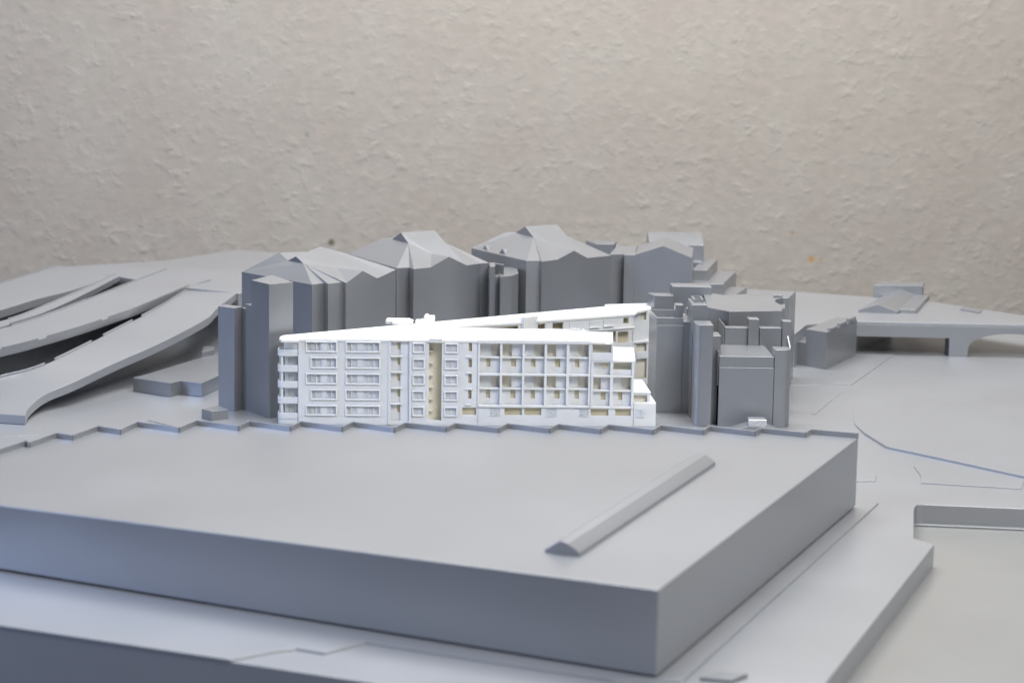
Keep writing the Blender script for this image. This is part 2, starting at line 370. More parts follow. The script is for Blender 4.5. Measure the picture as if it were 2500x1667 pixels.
# lower annex between block two and three
an = thing('annex_block', 'low flat grey annex squeezed between the middle and right hipped blocks', 'model building')
ZA = .108
a1, a2, a3 = G(1194, 674, ZA), G(1218, 673, ZA), G(1264, 667, ZA)
slab('lower_part', [XY(G(1222, 676, ZA)), XY(G(1250, 673, ZA)), XY(G(1266, 667, ZA)), XY(G(1262, 650, ZA)), XY(G(1205, 655, ZA))], 0, ZA, an)
slab('upper_part', [XY(G(1194, 673, ZA)), XY(G(1221, 672, ZA)), XY(G(1215, 655, ZA)), XY(G(1190, 655, ZA))], 0, ZA-.001, an)
q = G(1196, 650, .118); slab('stair_head', [XY(G(1196, 673, ZA+.001)), XY(G(1209, 672, ZA+.001)), XY(G(1209, 664, ZA)), XY(G(1194, 664, ZA))], .05, .1195, an)
q = G(1209, 668, ZA); slab('screen_wall', [XY(G(1209, 667, ZA)), XY(G(1230, 670, ZA)), XY(G(1230, 668.5, ZA)), XY(G(1209, 665.5, ZA))], .09, .1195, an)

# gabled block at the right with its wing
gb = thing('gabled_block', 'grey block with a broad front gable, right of the row of hipped blocks', 'model building')
g0, g1 = G(1548, 623, EV), G(1689, 630, EV); gm = g0 + (g1-g0)*.5; za = ZT(gm, 601)
gx = G(1702, 617, EV); bdir = gx - g1
rb_ = G(1629, 573, za); bdir = Vector((rb_.x-gm.x, rb_.y-gm.y, 0))
bdir *= .8
side = g1 + bdir; side0 = g0 + bdir
m = MB(); vs = [(g0.x,g0.y,0),(g1.x,g1.y,0),(side.x,side.y,0),(side0.x,side0.y,0),(g0.x,g0.y,EV),(g1.x,g1.y,EV),(side.x,side.y,EV),(side0.x,side0.y,EV),(gm.x,gm.y,za),(gm.x+bdir.x*.9,gm.y+bdir.y*.9,za)]
m.add(vs, [(0,1,5,8,4),(1,2,6,5),(3,0,4,7),(2,3,7,6),(3,2,1,0)]).build('walls', GREY, gb, bevel=.0003)
MB().add([vs[i] for i in range(4, 10)], [(1,2,5,4),(3,0,4,5),(2,3,5)]).build('roof', GREY, gb)
slab('wing', pxs([(1524, 622), (1549, 623), (1556, 600), (1532, 600)], EV), 0, EV, gb)
slab('setback_wing', pxs([(1488, 620), (1527, 619), (1545, 598), (1505, 600)], EV), 0, EV-.0005, gb)

# block with rounded roof behind, and the terraces stepping down to the right
mb_ = thing('barrel_roof_block', 'tall grey block with a rounded roof edge behind the gabled block', 'model building')
Yb = 2.46
f0, f1 = V(1585, 598, Yb), V(1719, 599, Yb)
zB = f1.z; top = V(1726, 571, Yb+.03).z
dep = .055; profb = [(0, 0), (0, zB), (.035, zB+.0135), (.040, zB+.0138), (.048, zB+.012), (dep, zB+.002), (dep, 0)]
MB().loft([[(f0.x, Yb+y, z) for y, z in profb], [(f1.x, Yb+y+.0, z) for y, z in profb]]).build('walls_and_roof', GREY, mb_, bevel=.0004)
slab('parapet_block', [(f1.x-.05, Yb-.03), (f1.x-.004, Yb-.03), (f1.x-.004, Yb-.001), (f1.x-.05, Yb-.001)], 0, V(1700, 640, Yb-.03).z, mb_)
sb = thing('roof_hut', 'small grey flat box peeking out behind the right hipped block', 'model building')
Yh = 2.52; hz = V(1478, 596, Yh).z
slab('body', [(V(1456, 597, Yh).x, Yh), (V(1499, 597, Yh).x, Yh), (V(1500, 597, Yh).x+.006, Yh+.05), (V(1430, 590, Yh+.05).x, Yh+.05)], 0, hz, sb)
slab('side_box', [(V(1499, 597, Yh).x+.002, Yh+.004), (V(1519, 597, Yh).x, Yh+.004), (V(1519, 597, Yh).x, Yh+.05), (V(1499, 597, Yh).x+.007, Yh+.05)], 0, hz-.003, sb)

tc_ = thing('terraced_block', 'grey block stepping down in terraces to the right, right of the gabled block', 'model building')
def terrace(xa, xb, yt, Yf, xr, yr, z0=0.0):
    a_, b_ = V(xa, yt, Yf), V(xb, yt, Yf); z = (a_.z+b_.z)/2
    rr = G(xr, yr, z); dv = Vector((rr.x-b_.x, rr.y-b_.y, 0))
    slab('terrace', [XY(a_), XY(b_), (b_.x+dv.x, b_.y+dv.y), (a_.x+dv.x, a_.y+dv.y)], z0, z, tc_)
terrace(1690, 1727, 659, 2.36, 1752, 632)
terrace(1668, 1765, 692, 2.33, 1798, 662)
terrace(1700, 1792, 722, 2.30, 1824, 701)
slab('ledge', [(V(1688, 690, 2.315).x, 2.315), (V(1768, 691, 2.315).x, 2.315), (V(1768, 691, 2.315).x, 2.329), (V(1688, 690, 2.315).x, 2.329)], 0, V(1720, 693, 2.315).z, tc_)

st = thing('stepped_block', 'grey two-step block with flat tops, left of the slim towers', 'model building')
Ys = 2.02
for nm, xa, xb, yt, dp in (('lower_step', 1586, 1645, 721, .022), ('upper_step', 1641, 1739, 700, .030)):
    a_, b_ = V(xa, yt, Ys+(.004 if nm[0] == 'u' else 0)), V(xb, yt, Ys)
    slab(nm, [(a_.x, a_.y+.012 if nm[0] == 'l' else a_.y), (a_.x+.005, a_.y), (b_.x, a_.y), (b_.x, a_.y+dp), (a_.x, a_.y+dp)], 0, (a_.z+b_.z)/2, st)

# right cluster ------------------------------------------------------------
r2 = thing('tower_with_roof_well', 'grey tower with a sunken rimmed roof and chimney beside the white building', 'model building')
p0 = G(1601, 1007); p1_ = G(1686, 1007); z2 = ZT(p0, 776)
bk = G(1601, 755, z2); dv = Vector((bk.x-p0.x, bk.y-p0.y, 0))
pa = V(1604, 776, p0.y); pb = V(1669, 772, p0.y); pc = V(1690, 786, p0.y)
y0 = p0.y
slab('shaft', [(pa.x, y0), (pb.x, y0), (pb.x, y0+dv.y), (pa.x-.003, y0+dv.y)], 0, z2-.0075, r2)
slab('side_shaft', [(pb.x-.0002, y0+.001), (pc.x, y0+.001), (pc.x, y0+dv.y), (pb.x-.0002, y0+dv.y)], 0, pc.z, r2)
for q in ([(pa.x, y0+.0003), (pb.x, y0+.0003), (pb.x, y0+.0015), (pa.x, y0+.0015)], [(pa.x-.003, y0+dv.y-.0015), (pb.x, y0+dv.y-.0015), (pb.x, y0+dv.y), (pa.x-.003, y0+dv.y)], [(pa.x-.0002, y0+.0016), (pa.x+.001, y0+.0016), (pa.x-.0018, y0+dv.y-.0016), (pa.x-.0031, y0+dv.y-.0016)]):
    slab('roof_rim', q, z2-.009, z2, r2, bevel=.0002)
ch = V(1649, 744, y0+.03); ch2 = V(1668, 744, y0+.03)
slab('chimney', [(ch.x, y0+.03), (ch2.x, y0+.03), (ch2.x, y0+.045), (ch.x, y0+.045)], z2-.01, ch.z, r2)
c2 = V(1676, 753, y0+.05); slab('chimney', [(c2.x, y0+.05), (c2.x+.004, y0+.05), (c2.x+.004, y0+.06), (c2.x, y0+.06)], z2-.02, c2.z, r2)

r3 = thing('slim_tower', 'slim grey tower with a square roof box, behind the rounded slim tower', 'model building')
p0 = G(1684, 1019); y0 = p0.y
a_, b_ = V(1691, 744, y0), V(1727, 743, y0)
slab('shaft', [(a_.x, y0), (b_.x, y0), (b_.x, y0+.05), (a_.x, y0+.05)], 0, a_.z, r3)
zb = V(1691, 722, y0+.05).z
x0_, x1_ = V(1691, 740, y0+.03).x, V(1716, 740, y0+.03).x
MB().grid(x0_, x1_, y0+.02, y0+.05, [(x0_+.002, x1_-.002, y0+.0225, y0+.034), (x0_+.002, x1_-.002, y0+.036, y0+.0475)], a_.z-.001, zb, 'xy').build('roof_box', GREY, r3)

r4 = thing('slim_tower', 'slim grey tower with a rounded corner in front of the right cluster', 'model building')
p0 = G(1693, 1040); y0 = p0.y
a_, b_ = V(1700, 793, y0), V(1742, 793, y0); zt4 = a_.z
arc = [(a_.x + .006 - .006*math.sin(t), y0 + .006 - .006*math.cos(t)) for t in [R(k*15) for k in range(0, 7)]]
slab('shaft', arc + [(a_.x, y0+.03), (b_.x, y0+.03), (b_.x, y0)], 0, zt4, r4)
c1_, c2_ = V(1744, 819, y0+.02), V(1760, 819, y0+.02)
slab('side_shaft', [(b_.x+.0003, y0+.018), (c2_.x, y0+.018), (c2_.x, y0+.045), (b_.x+.0003, y0+.045)], 0, c1_.z, r4)

r6 = thing('office_block', 'broad grey block with ledged front and fins on its roof, nearest of the right cluster', 'model building')
p0 = G(1756, 1040); y0 = p0.y
za6 = V(1800, 870, y0+.0015).z; zl6 = V(1800, 897, y0).z
xl, xr6 = V(1757, 870, y0).x, V(1891, 871, y0).x
bk6 = G(1840, 843, za6)
slab('lower_front', [(xl, y0), (xr6, y0), (xr6, y0+.02), (xl, y0+.02)], 0, zl6, r6)
slab('upper_front', [(xl, y0+.0016), (xr6, y0+.0016), (xr6, bk6.y+.004), (xl, bk6.y+.004)], 0, za6, r6)
xs = V(1935, 853, y0).x
arc = [(xs - .009 + .009*math.sin(t), y0 + .009 - .009*math.cos(t)) for t in [R(k*15) for k in range(0, 7)]]
zs6 = V(1900, 854, y0).z
slab('corner_shaft', [(xr6+.0003, y0-.0005), (xr6+.0003, y0+.022)] + [(xs, y0+.022)] + arc[::-1], 0, zs6, r6)
# raised fin behind the corner shaft, sloping down to the front
fx = xs - .0012
MB().loft([[(fx, y0+.012, zs6-.002), (fx, y0+.012, zs6+.0005), (fx, y0+.030, zs6+.0095), (fx, y0+.033, zs6+.0095), (fx, y0+.033, zs6-.05)],
           [(fx+.0012, y0+.012, zs6-.002), (fx+.0012, y0+.012, zs6+.0005), (fx+.0012, y0+.030, zs6+.0095), (fx+.0012, y0+.033, zs6+.0095), (fx+.0012, y0+.033, zs6-.05)]]).build('roof_fin', GREY, r6)
MB().loft([[(xl-.0012, y0+.004, za6-.03), (xl-.0012, y0+.004, za6+.004), (xl-.0012, bk6.y, za6+.004), (xl-.0012, bk6.y, za6-.03)],
           [(xl, y0+.004, za6-.03), (xl, y0+.004, za6+.004), (xl, bk6.y, za6+.004), (xl, bk6.y, za6-.03)]]).build('roof_fin', GREY, r6)
yw = bk6.y + .0045
xL = V(1770, 798, yw).x
for nm, xa, xb, yt, off in (('screen_panel', 1770, 1827, 799, 0), ('pillar', 1828, 1854, 779, -.004), ('screen_panel', 1855, 1909, 800, 0), ('pillar', 1911, 1933, 784, -.002)):
    A_, B_ = V(xa, yt, yw+off), V(xb, yt, yw+off)
    slab(nm, [(A_.x, yw+off), (B_.x, yw+off), (B_.x, yw+.012), (A_.x, yw+.012)], 0, A_.z, r6)
slab('side_panel', [(xL-.0018, yw), (xL-.0003, yw), (xL-.0003, yw+.05), (xL-.0018, yw+.05)], 0, V(1772, 792, yw).z, r6)

r5 = thing('angled_roof_block', 'grey block with a large angular flat roof, highest of the right cluster', 'model building')
y5 = yw + .030; z5 = V(1780, 760, y5).z
roof5 = [(1727, 750), (1780, 760), (1910, 758), (1909, 745), (1893, 737), (1893, 731), (1912, 727), (1926, 727), (1943, 711), (1837, 717), (1766, 721), (1716, 711)]
slab('walls_and_roof', pxs(roof5, z5), 0, z5, r5)
p = G(1897, 735, z5); slab('notch_wall', pxs([(1898, 745), (1917, 744), (1917, 733), (1896, 735)], z5), .03, z5-.004, r5)
p = G(1900, 728, z5); slab('roof_upstand', pxs([(1888, 727), (1909, 727), (1909, 723), (1888, 723)], z5), z5-.002, z5+.003, r5)

# foil pavilion just beyond the parapet
pv = thing('pavilion', 'tiny pavilion with a crinkled silver foil roof in front of the office block', 'pavilion')
a_, b_ = G(1776, 1057), G(1922, 1060); yv = a_.y
c_, d_ = V(1826, 1040, yv), V(1873, 1040, yv)
MB().loft([[(a_.x, yv, 0), (c_.x, yv, .0072), (d_.x, yv, .0072), (b_.x, yv, 0)], [(a_.x, yv+.022, 0), (c_.x, yv+.022, .0072), (d_.x, yv+.022, .0072), (b_.x, yv+.022, 0)]]).build('ramped_base', GREY, pv, bevel=.0003)
zc = V(1850, 1025, yv).z
slab('foil_roof', [(c_.x+.0005, yv+.001), (d_.x-.0002, yv+.001), (d_.x-.0006, yv+.016), (c_.x+.001, yv+.016)], .0065, zc, pv, SILVER, .0008)

# right-hand house with stepped roof
hs = thing('house', 'grey house with a jagged stepped roof edge beside the bridge', 'model building')
p0 = G(2015, 904); zh = ZT(p0, 811); pr = G(2091, 868); pl_ = G(1965, 895)
dv = Vector((pr.x-p0.x, pr.y-p0.y, 0))
slab('walls_and_roof', [XY(p0), XY(p0+dv*.98), XY(pl_+dv*.98), XY(pl_)], 0, zh, hs)
for k in range(3):
    t0, t1 = .12+.30*k, .34+.30*k
    e0, e1 = p0+dv*t0, p0+dv*t1; ins = (pl_-p0)*.16
    slab('roof_step', [XY(e0), XY(e1), XY(e1+ins), XY(e0+ins)], zh-.002, zh+.0022+.0012*k, hs, bevel=.0003)
slab('wing', [XY(pl_), XY(pl_+dv*.6), XY(pl_+dv*.6+(pl_-p0)*.62), XY(pl_+(pl_-p0)*.62)], 0, ZT(pl_, 837), hs)

# bridge -------------------------------------------------------------------
br = thing('bridge', 'wide grey road bridge with an arch and pier crossing to the right edge', 'bridge')
ZD = .0415
e0, e1 = G(2079, 785, ZD), G(2500, 794, ZD); ed = (e1-e0).normalized(); eb = Vector((-ed.y, ed.x, 0))
ea = math.atan2(ed.y, ed.x)
br.location = (e0.x, e0.y, 0); br.rotation_euler = (0, 0, ea)
Mi = (Matrix.Translation((e0.x, e0.y, 0)) @ Matrix.Rotation(ea, 4, 'Z')).inverted()
def bl(px, py):
    """pixel on the bridge's front plane -> (s, z)"""
    d = ray(px, py); nn = Vector((eb.x, eb.y, 0)); t = (e0-CAMP).dot(nn)/d.dot(nn); p = Mi @ (CAMP + d*t); return p.x, p.z
sP0, _ = bl(2318, 826); zb0 = bl(2200, 823)[1]; sP1, _ = bl(2363, 860)
sA = bl(2470, 816)[0]; zA = bl(2490, 816)[1]
back = [Mi @ G(2180, 740, ZD), Mi @ G(2280, 738, ZD), Mi @ G(2500, 771, ZD), Mi @ G(2760, 805, ZD)]
dk = [(-.001, 0), (.42, 0), (.42, .03), (back[2].x, back[2].y), (back[1].x, back[1].y), (back[0].x-.02, back[0].y+.01), (-.001, .05)]
MB().prism(dk, ZD-.0035, ZD+.0004).build('deck', GREY2, br, bevel=.0004)
arch = []
z00 = bl(2363, 859)[1]
span = (sA - sP1)*2
for k in range(0, 25):
    t = k/24*math.pi; arch.append((sP1 + span/2 - span/2*math.cos(t), .006 + (zA-.006)*math.sin(t)**.75))
prof = [(-.001, ZD-.0036), (-.001, zb0), (sP0, zb0), (sP0, 0), (sP1, 0)] + arch + [(sP1+span, 0), (.42, 0), (.42, ZD-.0036)]
MB().loft([[(s, .0, z) for s, z in prof], [(s, .026, z) for s, z in prof]]).build('arched_side', GREY, br, bevel=.0004)

# boxes on the plateau beside the bridge
ph = thing('gable_house', 'pale gable-roofed hall standing before a blue-grey box on the raised ground', 'model building')
h0, h1 = G(2095, 763, zr_), G(2191, 767, zr_)
hm = (h0+h1)/2; zr2 = ZT(hm, 743); ze = ZT(h0, 757)
rr = G(2207, 706, zr2); dv = Vector((rr.x-hm.x, rr.y-hm.y, 0))
zel = ZT(h1, 762)
def hv(p, z): return (p.x, p.y, z)
MB().add([hv(h0, zr_-.001), hv(h1, zr_-.001), hv(h1, zel), hv(hm, zr2), hv(h0, ze), hv(h0+dv, zr_-.001), hv(h1+dv, zr_-.001), hv(h1+dv, zel), hv(hm+dv, zr2), hv(h0+dv, ze)],
         [(0,1,2,3,4), (9,8,7,6,5), (1,6,7,2), (0,4,9,5), (0,5,6,1), (2,7,8,3), (4,3,8,9)]).build('walls_and_roof', GREY, ph, bevel=.0003)
sl0 = hm*.35 + h1*.65 + dv*.28; sl1 = hm*.35+h1*.65 + dv*.62
bx = thing('box_block', 'plain blue-grey box block behind the gable-roofed hall near the bridge', 'model building')
yb = (h0+dv*.93).y
xa_, xb_ = V(2133, 694, yb), V(2253, 700, yb)
slab('body', [(xa_.x, yb), (xb_.x, yb), (xb_.x+.012, yb+.045), (xa_.x+.02, yb+.045)], zr_-.001, (xa_.z+xb_.z)/2, bx)
slab('side_wing', [XY(h1+Vector((.0015, 0, 0))+dv*.05), XY(h1+Vector((.022, -.002, 0))+dv*.05), (xb_.x+.010, yb-.0005), (xb_.x-.012, yb-.0005)], zr_-.001, ZT(h1, 757), ph)
tag(slab('low_slab', pxs([(2344, 758), (2392, 766), (2398, 760), (2352, 751)], ZD), ZD+.0003, ZD+.0022), 'thin low grey slab lying on the bridge deck near its far edge', 'slab')

# left: low flat building, small cube, ramps ---------------------------------
lb = thing('flat_building', 'low flat grey building with a notched front beside the lowest ramp', 'model building')
n0, n1, n2, n3, n4 = G(325, 955), G(415, 969), G(441, 963), G(493, 969), G(560, 950)
zf = ZT(n1, 935)
zp = lambda x, y: XY(G(x, y, zf))
slab('walls_and_roof', [XY(n0), XY(n1), XY(n2), XY(n3), zp(560, 905), zp(600, 840), zp(531, 860), zp(361, 912)], 0, zf, lb)
p = G(494, 870, .012); slab('roof_block', [XY(G(493, 872, zf)), XY(G(523, 866, zf)), XY(G(523, 858, zf)), XY(G(496, 856, zf))], zf-.001, zf+.006, lb)
k0 = G(517, 1029)
zk = ZT(k0, 1004)
tag(slab('garden_hut', [XY(k0), XY(G(558, 999, zk)), XY(G(533, 989, zk)), XY(G(492, 998, zk))], .0004, zk, None), 'tiny grey cube hut behind the parapet, left of the towers', 'model building')

def ramp(name, label, Rpx, Lpx, zs, thick, parapets=(), piers=(), ph_=.0026, plen=.012, wallspan=None):
    t = thing(name, label, 'ramp', 'elevated road ramps at the left')
    # refine by linear subdivision with Catmull-Rom smoothing
    def cr(P, u):
        n = len(P)-1; i = min(int(u), n-1); f = u-i
        p0, p1, p2, p3 = P[max(i-1, 0)], P[i], P[i+1], P[min(i+2, n)]
        return [(.5*((2*b) + (-a+c)*f + (2*a-5*b+4*c-d)*f*f + (-a+3*b-3*c+d)*f**3)) for a, b, c, d in zip(p0, p1, p2, p3)]
    Rw = [tuple(G(x, y, z)) for (x, y), z in zip(Rpx, zs)]; Lw = [tuple(G(x, y, z)) for (x, y), z in zip(Lpx, zs)]
    n = len(zs)-1; N = n*6
    Rs = [Vector(cr(Rw, i/6)) for i in range(N+1)]; Ls = [Vector(cr(Lw, i/6)) for i in range(N+1)]
    dn = Vector((0, 0, -thick))
    m = MB(); m.loft([[tuple(l), tuple(r), tuple(r+dn), tuple(l+dn)] for l, r in zip(Ls, Rs)])
    m.build('deck', GREY2, t, bevel=.0005)
    for side, a, b in parapets:
        P = Ls if side == 'L' else Rs; Q = Rs if side == 'L' else Ls
        i0, i1 = int(a*N), int(b*N); rings = []
        for i in range(i0, i1+1):
            inn = (Q[i]-P[i]); inn.z = 0; inn.normalize(); inn *= .0016
            up = Vector((0, 0, ph_)); ou = -inn*.15
            rings.append([tuple(P[i]+ou-up*.3), tuple(P[i]+inn-up*.3), tuple(P[i]+inn+up), tuple(P[i]+ou+up)])
        if len(rings) > 1: MB().loft(rings).build('parapet', GREY2, t, bevel=.0003)
    if wallspan:  # wall added under the deck to keep the space below dark
        i0, i1 = int(wallspan[0]*N), int(wallspan[1]*N); rings = []
        for i in range(i0, i1+1):
            c_ = Ls[i]*(1-wallspan[2]) + Rs[i]*wallspan[2]; ac = Rs[i]-Ls[i]; ac.z = 0; ac.normalize(); ac *= .004
            zt_ = c_.z - thick*.95
            rings.append([(c_.x-ac.x, c_.y-ac.y, 0), (c_.x+ac.x, c_.y+ac.y, 0), (c_.x+ac.x, c_.y+ac.y, zt_), (c_.x-ac.x, c_.y-ac.y, zt_)])
        MB().loft(rings).build('shade_wall', GREY, t)
    for f, wfrac in piers:
        i = int(f*N); c_ = Ls[i]*.5+Rs[i]*.5; ac = (Rs[i]-Ls[i])*wfrac*.5; al = (Rs[min(i+1, N)]-Rs[i]); al.z = 0; al.normalize(); al *= plen
        ac.z = 0
        q = [c_-ac-al, c_+ac-al, c_+ac+al, c_-ac+al]
        MB().prism([XY(p) for p in q], 0, [p.z-thick*.9 for p in q]).build('pier', GREY, t, bevel=.0004)
    return t
ramp('road_ramp', 'nearest grey road ramp, curving down to the left edge of the picture',
     [(62, 1014), (73, 992), (113, 961), (184, 931), (276, 888), (398, 834), (502, 779), (531, 752), (590, 706)],
     [(-160, 1000), (-120, 965), (-60, 940), (3, 921), (107, 891), (276, 808), (400, 744), (462, 705), (520, 683)],
     [.010, .013, .018, .024, .031, .043, .054, .057, .0606], .0092,
     [('L', .36, .40), ('L', .405, .52), ('L', .525, .60), ('L', .605, .68), ('L', .69, .76), ('L', .765, .99)], [], wallspan=(.2, .97, .42))
ramp('road_ramp', 'second grey road ramp from the front, with notched side parapet',
     [(-160, 889), (3, 852), (76, 834), (196, 799), (291, 767), (331, 753), (398, 725), (470, 694)],
     [(-160, 842), (3, 802), (60, 786), (122, 766), (200, 737), (242, 721), (310, 694), (420, 652)],
     [.046, .048, .050, .053, .056, .058, .060, .0606], .0085,
     [('R', .15, .33), ('R', .335, .52), ('R', .53, .56), ('R', .57, .98), ('L', .2, .98)], [], .0020, .045, wallspan=(.05, .9, .5))
ramp('road_ramp', 'narrow grey ramp strip between the second ramp and the farthest one',
     [(-160, 846), (3, 797), (110, 764), (215, 716), (303, 670)],
     [(-160, 815), (3, 783), (80, 758), (190, 711), (292, 664)],
     [.047, .050, .054, .058, .0608], .006, [('L', .3, .98), ('R', .3, .98)], [(.35, .6)], .0014)
ramp('road_ramp', 'farthest grey road ramp in the upper left, against the plaster wall',
     [(-160, 797), (3, 756), (89, 730), (184, 706), (272, 674)],
     [(-160, 740), (3, 692), (64, 673), (110, 658), (141, 648)],
     [.056, .057, .058, .059, .0606], .010, [('L', .1, .98)], [(.12, .8)], .0018, wallspan=(.0, .9, .4))

# ------------------------------------------------------------------ the white building
O = G(728, 1036); BETA = math.atan(.045)
wb = thing('white_building', 'white wedge-shaped apartment building with gridded balconies in the middle of the grey model', 'model building')
wb.location = (O.x, O.y, 0); wb.rotation_euler = (0, 0, BETA)
WM = Matrix.Translation((O.x, O.y, 0)) @ Matrix.Rotation(BETA, 4, 'Z'); WI = WM.inverted()
NF = (WM.to_3x3() @ Vector((0, 1, 0)))
def FP(px, py, v=0.0):
    """pixel on the facade plane (set back by v) -> local (u, z)"""
    d = ray(px, py); o_ = Vector((O.x, O.y, 0)) + NF*v; t = (o_-CAMP).dot(NF)/d.dot(NF); p = WI @ (CAMP+d*t); return p.x, p.z
def LG(px, py, z): 
    p = WI @ G(px, py, z); return (p.x, p.y)
Z1 = lambda x, y, v=0.0: FP(650+x*.21259, 720+y*.21259, v)
Z2 = lambda x, y, v=0.0: FP(1100+x*.22959, 720+y*.22959, v)
def rect(Zf, x0, x1, y0, y1, v=0.0):
    u0, zt_ = Zf(x0, y0, v); u1, _ = Zf(x1, y0, v); _, zb_ = Zf(x0, y1, v); return u0, u1, zb_, zt_
ZR = FP(728, 826)[1]; RT = .0028                     # roof level and slab thickness
WZ = ZR - RT
W = lambda n, m=WHITE, par=None, bv=.00025: (lambda mb: mb.build(n, m, par or wb, bv))
u = lambda x1: Z1(x1, 520)[0]

# --- facade wall with openings
rows = [(525, 660), (708, 845), (892, 1027), (1076, 1207), (1258, 1387)]
wins = []
for r, (ya, yb_) in enumerate(rows):
    xa, xb = ((450, 820), (505, 820))[r % 2]
    wins.append((xa, xb, ya, yb_, 'wide', r)); wins.append((908, 1316, ya, yb_, 'wide2', r))
    wins.append((1678, 1828, ya+8, yb_, 'small', r)); wins.append((2045, 2210, ya+10, yb_, 'small', r))
holes = []; wrects = []
for xa, xb, ya, yb_, kind, r in wins:
    # columns are plumb: take u from the top row, z from the row
    u0 = Z1(xa, 525)[0]; u1 = Z1(xb, 525)[0]; zb_ = Z1(700, yb_)[1]; zt_ = Z1(700, ya)[1]
    fw = .0016
    wrects.append((u0, u1, zb_, zt_, kind, r)); holes.append((u0+fw, u1-fw, zb_+fw, zt_-fw))
bay = (Z1(1436, 545)[0], Z1(1645, 545)[0], .004, Z1(1500, 535)[1]); holes.append(bay)
slot = (Z1(1872, 520)[0], Z1(2020, 520)[0], .0045, WZ+1e-6); holes.append((slot[0], slot[1], slot[2], WZ+.01))
bay2 = []
for ya, yb_ in ((500, 597), (678, 767), (840, 935), (1010, 1102)):
    u0 = Z2(193, 510)[0]; u1 = Z2(229, 510)[0]; bay2.append((u0, u1, Z2(200, yb_)[1], Z2(200, ya)[1]))
holes += bay2
g_u0 = Z2(298, 500)[0]; g_u1 = Z2(1492, 500)[0]; b_u1 = Z2(1957, 600)[0]
zgb = Z2(300, 1192)[1]                                # underside of the balcony grid
groundholes = [rect(Z2, a_, b_, ya, yb_) for a_, b_, ya, yb_ in ((125, 272, 1192, 1270), (575, 760, 1196, 1272), (786, 965, 1200, 1277), (1490, 1680, 1216, 1291), (1752, 1918, 1220, 1296))]
zg0, zg1 = Z2(600, 1276)[1], Z2(600, 1199)[1]
groundholes = [(h[0], h[1], zg0, zg1) for h in groundholes]
holes.append(groundholes[0])
reliefs = [(Z2(a_, 1200)[0], Z2(b_, 1200)[0]) for a_, b_ in ((418, 466), (474, 522), (1022, 1068), (1078, 1124), (1370, 1408), (1416, 1464), (1975, 2015), (2027, 2068))]
rz = (zg0, zg1-.0004)
gholes2 = groundholes[1:] + [(a_, b_, rz[0], rz[1]) for a_, b_ in reliefs[:6]]
TW = .0020
MB().grid(0, g_u0, 0, WZ, holes, 0, TW).build('facade_wall', WHITE, wb)
MB().grid(g_u0, b_u1, 0, zgb-.0003, gholes2, 0, TW).build('facade_wall', WHITE, wb)
for a_, b_ in reliefs[:6]:                            # blind ground-floor windows
    p = MB(); p.box(a_, b_, .0009, TW, rz[0], rz[1]); p.box((a_+b_)/2-.0003, (a_+b_)/2+.0003, -.0002, .0009, rz[0], rz[1])
    wdw = p.build('blind_window', WHITE, wb)
    MB().box(a_-.0004, b_+.0004, -.0009, 0, rz[0]-.0008, rz[0]).build('sill', WHITE, wdw)
# thin relief pads and floor joint
def ring(mb, u0, u1, z0, z1, fw, out, sl):
    """window surround with sloping outer sides"""
    o_ = [(u0, 0, z0), (u1, 0, z0), (u1, 0, z1), (u0, 0, z1)]
    p_ = [(u0+sl, -out, z0+sl), (u1-sl, -out, z0+sl), (u1-sl, -out, z1-sl), (u0+sl, -out, z1-sl)]
    q_ = [(u0+fw-.0002, -out, z0+fw-.0002), (u1-fw+.0002, -out, z0+fw-.0002), (u1-fw+.0002, -out, z1-fw+.0002), (u0+fw-.0002, -out, z1-fw+.0002)]
    r_ = [(u0+fw+.0002, .0012, z0+fw+.0002), (u1-fw-.0002, .0012, z0+fw+.0002), (u1-fw-.0002, .0012, z1-fw-.0002), (u0+fw+.0002, .0012, z1-fw-.0002)]
    vs = o_+p_+q_+r_; fs = []
    for k in range(3):
        for i in range(4): fs.append((k*4+i, k*4+(i+1) % 4, k*4+4+(i+1) % 4, k*4+4+i))
    mb.add(vs, fs)
PAT = {('wide', 0): [(.0, .14, 3), (.14, .20, 1), (.20, .30, 3), (.33, .46, 3), (.46, .72, 0), (.74, .82, 2), (.85, 1, 3)],
       ('wide', 1): [(.0, .15, 3), (.18, .40, 2), (.40, .62, 0), (.64, .80, 3), (.83, 1, 3)],
       ('wide2', 0): [(.0, .13, 3), (.16, .31, 2), (.31, .52, 0), (.54, .66, 2), (.68, .82, 3), (.85, 1, 3)],
       ('small', 0): [(.0, .46, 2), (.54, 1, 2)]}
for u0, u1, z0, z1, kind, r in wrects:
    m = MB(); ring(m, u0, u1, z0, z1, .0016, .0019, .0006)
    fr = m.build('window', WHITE, wb, bevel=.0001)
    a_, b_, c_, d_ = u0+.0016, u1-.0016, z0+.0016, z1-.0016
    pat = PAT.get((kind, r % 2)) or PAT[(kind, 0)]
    MB().box(a_-.0006, b_+.0006, .0014, .0019, c_-.0006, d_+.0006).build('pane', WHITE, fr)
    prev = 0.0
    bars = MB(); L_ = b_-a_
    edges = [0.0] + [e for p in pat for e in p[:2]] + [1.0]
    for f0, f1, dep in pat:
        if dep < 3: bars.box(a_+L_*f0, a_+L_*f1, (.0001, .0005, .0009)[dep], .0015, c_, d_)
    for k in range(len(pat)-1):
        e0_, e1_ = pat[k][1], pat[k+1][0]
        if e1_-e0_ < .008: e0_ -= .008; e1_ += .008
        bars.box(a_+L_*e0_, a_+L_*e1_, -.0002, .0015, c_, d_)
    bars.build('mullions', WHITE, fr, weld=False)

